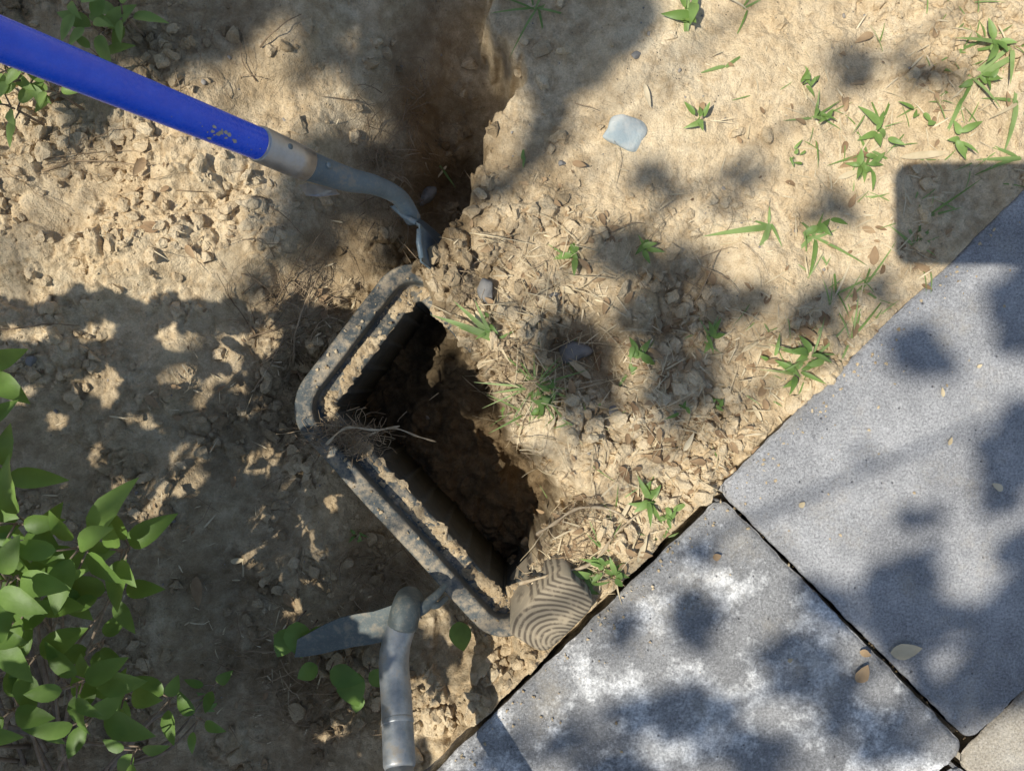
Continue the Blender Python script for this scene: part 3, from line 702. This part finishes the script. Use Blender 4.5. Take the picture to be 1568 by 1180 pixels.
for i in range(230):
    px,py=random.choice([(1300,200),(1450,200),(1300,470),(1200,520),(1500,120),(1480,60),(820,580),(1400,340),(1000,760)])
    px+=random.gauss(0,60);py+=random.gauss(0,50)
    if ((px-1095)*455+(py-752)*463)/649>-8: continue
    blade(px,py,random.uniform(0,360),random.uniform(.012,.040),random.uniform(.0010,.0024),random.uniform(.1,.8),.5,random.choice([0,0,1]))
DRY=mat_simple('dry_straw',(.44,.34,.19),(.74,.62,.41),50,.8,island=True,bump=.2)
a.obj('grass_tufts',[GR,DRY])
a=Acc()
for (px,py,nl,L) in[(1068,185,4,.018),(875,395,5,.022),(985,385,3,.018),(975,540,5,.026),(990,765,6,.028),(1240,545,4,.026),(1215,570,5,.024),(1190,560,3,.02),(770,635,3,.020),(825,620,5,.022),(1085,515,3,.020),
(905,880,7,.022),(935,880,5,.020),(1230,130,4,.016),(1340,215,5,.028),(1310,250,3,.024),(1250,350,4,.028),(1050,20,4,.034),(545,820,2,.012),(1320,255,3,.022),(1520,70,5,.026),(325,1065,3,.02),(1095,620,3,.014),(1040,620,3,.014),(1210,245,3,.012),(1460,220,4,.022),(1020,790,5,.018),(10,550,4,.02),(750,505,3,.015),(915,860,5,.018),(1250,180,4,.016),(1500,130,4,.02),(1400,180,3,.018),(840,605,4,.018)]:
    c=W(px,py,.012); r=random.uniform(0,6.28)
    for i in range(nl+random.randint(0,3)):
        t=r+i*2.4+random.uniform(-.5,.5); el=random.uniform(.0,1.1); dd=np.array([math.cos(t),math.sin(t),el])
        off=np.array([random.gauss(0,.006),random.gauss(0,.006),random.uniform(-.004,.006)])
        leaf(a,c+off,dd,[-math.cos(t)*el+random.uniform(-.5,.5),-math.sin(t)*el+random.uniform(-.5,.5),1],L*random.uniform(.5,1.3),L*random.uniform(.25,.48),random.uniform(.2,.9),.35)
    tube(a,[c-np.array([0,0,.014]),c],[.001,.001],5)
a.obj('weed_seedlings',[WD])
# ---------------------------------------------------------------- litter, roots
DL=mat_simple('dead_leaf',(.20,.12,.06),(.42,.29,.16),50,.8,island=True,bump=.4)
a=Acc()
zones=[(940,560,130,120,260),(950,790,90,80,200),(1150,560,130,90,200),(1080,680,90,60,150),(1250,500,90,80,110),(830,430,110,80,130),(1250,220,230,150,130),(1450,130,90,100,70),(250,350,200,110,60),(250,900,200,200,90),(450,1000,100,100,70),(900,850,60,60,120),(1000,650,60,90,130),(1380,380,70,70,60),(880,330,90,60,50),(480,480,60,60,40),(300,600,150,80,50)]
for (cx,cy,rx,ry,cnt) in zones:
    for i in range(cnt):
        px=random.gauss(cx,rx*.6);py=random.gauss(cy,ry*.6)
        if ((px-1095)*455+(py-752)*463)/649>-2 or not(-20<px<1590 and -20<py<1200): continue
        b=W(px,py,.002+random.uniform(0,.003))
        if b[2]<-.12: continue
        t=random.uniform(0,6.28); L=random.choice([.006,.009,.012,.016,.022,.03])*random.uniform(.7,1.2); w=random.choice([.0007,.0010,.0014,.0024])
        if random.random()<.3: leaf(a,b,[math.cos(t),math.sin(t),random.uniform(-.1,.3)],[random.uniform(-.5,.5),random.uniform(-.5,.5),1],L*.8,L*.35,random.uniform(-.3,.6),.5,1)
        else: leaf(a,b,[math.cos(t),math.sin(t),random.uniform(-.05,.25)],[random.uniform(-.5,.5),random.uniform(-.5,.5),1],L,w,random.uniform(-.3,.5),.3,0,'blade')
for (px,py,th,L,w) in[(1375,243,5,.075,.010),(985,130,-75,.035,.007),(905,580,140,.05,.010),(1045,690,60,.03,.008),(975,860,70,.04,.008),(303,880,-85,.045,.016),(355,858,10,.022,.009),(1130,540,30,.04,.006),(1280,275,20,.035,.008),(1150,620,-60,.03,.006),(860,440,-30,.02,.008),(930,905,60,.035,.008),(945,800,60,.045,.006)]:
    b=W(px,py,.006); t=math.radians(th); leaf(a,b,[math.cos(t),math.sin(t),.05],[.1,-.1,1],L,w,.05,.4,0 if w<.012 else 1)
a.obj('dry_litter',[DRY,DL])
a=Acc()
for (px,py,L,w,th,mi) in[(1387,995,.042,.022,10,0),(1320,1030,.028,.020,60,1),(1527,745,.018,.010,150,0),(1443,600,.014,.006,100,0),(1098,852,.012,.010,20,1),(1228,772,.01,.008,40,0),(1455,675,.012,.006,70,0),(1325,1000,.016,.01,-20,1),(1210,1010,.008,.006,30,0),(1500,560,.008,.005,30,0)]:
    b=G(px,py,.0165); t=math.radians(th); leaf(a,b-np.array([math.cos(t),math.sin(t),0])*L/2,[math.cos(t),math.sin(t),0],[.15,.05,1],L,w,-.08,.3,mi)
a.obj('fallen_leaves',[DRY,DL])
RT=mat_simple('root',(.17,.115,.065),(.42,.31,.19),80,.9,island=True)
a=Acc()
def root(px,py,th,L,r,wig=.5,dz=.004,mi=0):
    n_=max(5,int(L/.008)); p=[px,py]; pts=[]; t=math.radians(th); lift=random.uniform(.001,.014)
    for i in range(n_):
        q=W(p[0],p[1],dz+lift*math.sin(math.pi*i/n_)); pts.append(q); t+=random.gauss(0,wig*.35)
        p[0]+=math.cos(t)*.008/S; p[1]-=math.sin(t)*.008/S
    zz=[q[2] for q in pts]
    for i in range(1,n_-1): pts[i][2]=max(pts[i][2],(pts[i-1][2]+zz[i+1])/2-.002)
    tube(a,pts,[r*(1-.6*i/n_) for i in range(n_)],5,mi)
for (cx,cy,rx,ry,cnt,th,Lm) in[(640,160,30,70,70,-100,.05),(610,300,50,70,60,-60,.05),(440,480,60,50,80,40,.06),(400,1040,60,60,70,0,.05),(520,660,35,25,60,-20,.045),(440,440,50,40,40,60,.05),(130,265,120,25,22,10,.09),(880,820,30,50,45,30,.04),
   (620,870,30,30,40,0,.04),(560,880,50,30,45,0,.03),(300,950,150,120,45,0,.06),(1000,420,120,90,26,0,.06),(570,220,40,60,30,-80,.05),(350,330,60,70,14,-20,.05),(480,1090,60,60,30,0,.05),(780,600,25,40,40,0,.035),(320,120,80,60,24,60,.06),(450,570,40,60,55,50,.06),(700,440,20,30,30,0,.03),(760,540,18,40,30,0,.03)]:
    for i in range(cnt): root(random.gauss(cx,rx*.7),random.gauss(cy,ry*.7),th+random.gauss(0,50),Lm*random.uniform(.4,1.5),random.choice([.0003,.0004,.0006,.0009]))
for i in range(190):
    cx,cy=random.choice([(840,440),(800,540),(950,560),(1000,700),(930,820),(1150,500),(860,380),(1100,620),(830,590),(860,620),(800,480),(820,570)])
    root(random.gauss(cx,42),random.gauss(cy,34),random.uniform(0,360),random.uniform(.03,.09),random.choice([.0003,.0004,.0006,.0008]),.16,.006,2)
for (px,py,th,L,r) in[(60,265,8,.17,.0015),(40,255,5,.12,.001),(380,520,35,.14,.0018),(400,560,45,.12,.0014),(420,470,50,.12,.0012),(1060,470,60,.1,.0012),(375,995,5,.07,.0018),(470,675,20,.11,.0018),(880,160,-40,.03,.0008),(450,560,70,.14,.0022),(390,600,50,.12,.0014),(0,505,-5,.12,.0012),(400,75,40,.08,.0012)]:
    root(px,py,th,L,r,.25)
for (px,py,th,L,r) in[(720,358,-12,.10,.0013),(790,478,-18,.09,.0010),(735,365,-20,.07,.0008),(800,430,-70,.06,.0009)]: root(px,py,th,L,r,.1,.006,2)
for pts,r in[([G(822,818,-.02),G(850,800,-.005),G(885,778,.004),G(935,780,.012),G(965,800,.010)],.0030),([G(795,893,.004),G(850,878,.016),G(905,862,.018),G(940,820,.014),G(965,797,.010)],.0030),([G(960,800,.01),G(1000,772,.01),G(1040,760,.006)],.0015),
   ([G(560,668,-.01),G(600,655,.0),G(640,668,-.012),G(668,676,-.03)],.0018),([G(500,680,.01),G(530,655,.012),G(575,658,.006),G(612,652,.0)],.0022)]:
    pp=smoothpath(pts,6); tube(a,pp,[r*(.8+.35*math.sin(i*1.3)) *(1-.4*i/len(pp)) for i in range(len(pp))],8,1)
for i in range(320):
    c=G(random.gauss(525,32),random.gauss(668,14),random.uniform(-.018,.008)); t=random.uniform(0,6.28); L=random.uniform(.01,.038)
    e=c+np.array([math.cos(t),math.sin(t)*.7,random.uniform(-.7,.25)])*L; mdl=(c+e)/2+rs.uniform(-.007,.007,3)
    tube(a,smoothpath([c,mdl,e],3),[random.choice([.0003,.0005])]*7,4)
HE=[(696,480),(738,545),(772,600),(796,680),(850,722),(882,772),(858,830),(806,885)]
for i in range(150):
    k=random.randrange(len(HE)-1); f_=random.random(); px=HE[k][0]*(1-f_)+HE[k+1][0]*f_+random.gauss(4,6); py=HE[k][1]*(1-f_)+HE[k+1][1]*f_+random.gauss(0,6)
    c=W(px+10,py,.0)
    if c[2]<-.06: c[2]=-.02
    t=random.uniform(2.2,4.2); L=random.uniform(.012,.04); e=c+np.array([math.cos(t)*.8,math.sin(t)*.8,random.uniform(-.9,.1)])*L; mdl=(c+e)/2+rs.uniform(-.005,.005,3)+[0,0,.006]
    tube(a,smoothpath([c,mdl,e],3),[random.choice([.0003,.0004,.0007])]*7,4,random.choice([0,0,2]))
a.obj('roots',[RT,mat_simple('dead_twig',(.30,.22,.13),(.52,.42,.28),70,.85),DRY])
# ---------------------------------------------------------------- tree with canopy (behind/left of camera)
soft=[('p',[(450,-60),(1020,-60),(980,60),(915,130),(860,180),(825,235),(790,285),(700,320),(640,380),(560,390),(480,370),(440,300),(440,200),(410,120),(330,-60)],1.),
('p',[(-80,-80),(420,-80),(440,60),(330,110),(300,140),(210,120),(120,150),(60,90),(-80,80)],1.),
('e',500,170,34,55,70,0),('e',425,120,24,60,20,0),('e',520,340,40,20,20,0),('e',765,205,30,60,10,0),('e',480,420,20,30,20,0),('e',570,60,26,26,0,0),
('e',170,200,60,18,10,.5),('e',440,365,40,36,0,1),('e',385,420,24,34,30,.6),
('e',1300,105,50,30,20,.45),('e',1000,275,46,26,20,.75),('e',1130,290,56,32,-40,.8),('e',960,385,60,36,20,1),('e',1060,400,40,44,50,1),('e',1000,470,90,44,20,1),('e',890,525,64,42,30,1),('e',905,590,50,44,0,1),('e',1120,470,56,44,0,1),('e',1240,480,60,30,-30,.9),
('e',1270,320,36,26,0,.7),('e',1040,580,56,66,20,.9),('e',1420,130,60,22,20,.4),('e',1320,440,44,26,-20,.8),
('e',980,560,16,20,0,0),('e',1090,520,16,12,0,0),('e',1060,340,14,40,0,0),('e',940,440,30,10,0,0),('e',1010,430,14,12,0,0),('e',665,600,85,70,40,.9),
('e',1400,535,56,36,30,1),('e',1555,480,40,80,0,1),('e',1550,340,50,26,-40,1),('e',1540,700,50,100,20,.9),('e',1400,930,100,90,30,.9),('e',1260,930,50,40,40,.8),('e',1550,950,70,150,0,.9),('e',1390,800,36,30,0,.5),('e',1330,1120,80,40,20,.6),
('e',1290,700,30,16,-40,.4),('e',1450,1060,60,60,0,.9),('e',1480,880,40,24,0,0),('e',1430,1000,20,24,0,0),
('e',1220,1010,56,46,20,1),('e',1060,950,46,36,40,1),('e',1060,1090,64,36,0,1),('e',950,960,20,40,40,.6),('e',1140,1150,80,34,0,.9),('e',1270,1060,56,46,0,.8),('e',960,1100,34,40,0,.7),('e',860,1120,34,24,-40,.6),('e',1065,850,18,30,30,.4),('e',930,1170,56,26,0,.9),('e',760,1150,50,30,-40,.7)]
def outside(gx,gy):
    n_=perlin(gx/170.,gy/170.,301)+.5*perlin(gx/80.,gy/80.,302)
    o=(gx<-60)|(gx>1640)|(gy<-60)|(gy>1240)
    return np.where(o&(n_>-.05),.75,0.)
a=Acc(); C=canopy(a,soft,3.1,4.3,17,.050,outside,(-700,2300,-700,1900),0,.45,.92,1.2,9)
tr=np.array([-3.3,-2.1,0.])
fork=np.array([-2.8,-1.5,2.4])
tube(a,smoothpath([tr+[0,0,-.1],tr+[.05,.1,.9],fork,fork+[.2,.25,.7]],6),[.13-.0035*i for i in range(19)],16,1)
for i in range(46):
    c=C[rs.randint(len(C))]; m1=fork*.55+c*.45+np.array([0,0,.1])+rs.uniform(-.12,.12,3); m1[2]=min(m1[2],3.4); m1[2]=max(m1[2],2.6)
    pp=smoothpath([fork+[rs.uniform(-.02,.02),0,rs.uniform(-.2,.5)],m1,c],6); tube(a,pp,[.014*(1-i_/len(pp))**1.3+.0015 for i_ in range(len(pp))],6,1)
a.obj('tree',[LC,BK])
# ---------------------------------------------------------------- unseen slab standing in for phone and hand, added to cast their shadow
def slabdev():
    zt=H+.012; x0=.522-zt*.5; y0=.165-zt*.2; w=.24;h=.138
    cs=[(x0,y0),(x0+w,y0),(x0+w,y0+h),(x0,y0+h)]
    o=outline(cs,[.022]*4,12,.012); n_=len(o); V=np.concatenate([np.column_stack([o,np.full(n_,zt)]),np.column_stack([o,np.full(n_,zt+.008)])])
    a=Acc(); a.add(V,[tuple(range(n_)),tuple(range(2*n_-1,n_-1,-1))]+[(i,(i+1)%n_,n_+(i+1)%n_,n_+i) for i in range(n_)])
    a.obj('phone_shadow_blocker',[mat_simple('black_glass',(.02,.02,.022),(.03,.03,.03),20,.2)],smooth=False)
slabdev()
# ---------------------------------------------------------------- light, sky, camera
w=bpy.data.worlds.new('World'); scene.world=w; w.use_nodes=True; nt=w.node_tree
sky=nt.nodes.new('ShaderNodeTexSky'); sky.sky_type='NISHITA'; sky.sun_disc=False
el=math.atan2(1,math.hypot(SUN[0],SUN[1])); sky.sun_elevation=el; sky.sun_rotation=math.atan2(SUN[0],SUN[1])
bg=nt.nodes['Background']; nt.links.new(sky.outputs[0],bg.inputs[0]); bg.inputs[1].default_value=.12
l=bpy.data.lights.new('sun','SUN'); l.energy=5; l.angle=math.radians(.5); l.color=(1,.965,.89)
lo=bpy.data.objects.new('sun',l); scene.collection.objects.link(lo); lo.rotation_euler=Vector(SUN).to_track_quat('Z','Y').to_euler()
cam=bpy.data.cameras.new('camera'); cam.sensor_width=36; cam.lens=36*H/1.4; cam.clip_start=.01; cam.clip_end=500
cobj=bpy.data.objects.new('camera',cam); scene.collection.objects.link(cobj); cobj.location=(0,0,H); scene.camera=cobj
scene.view_settings.view_transform='Standard'
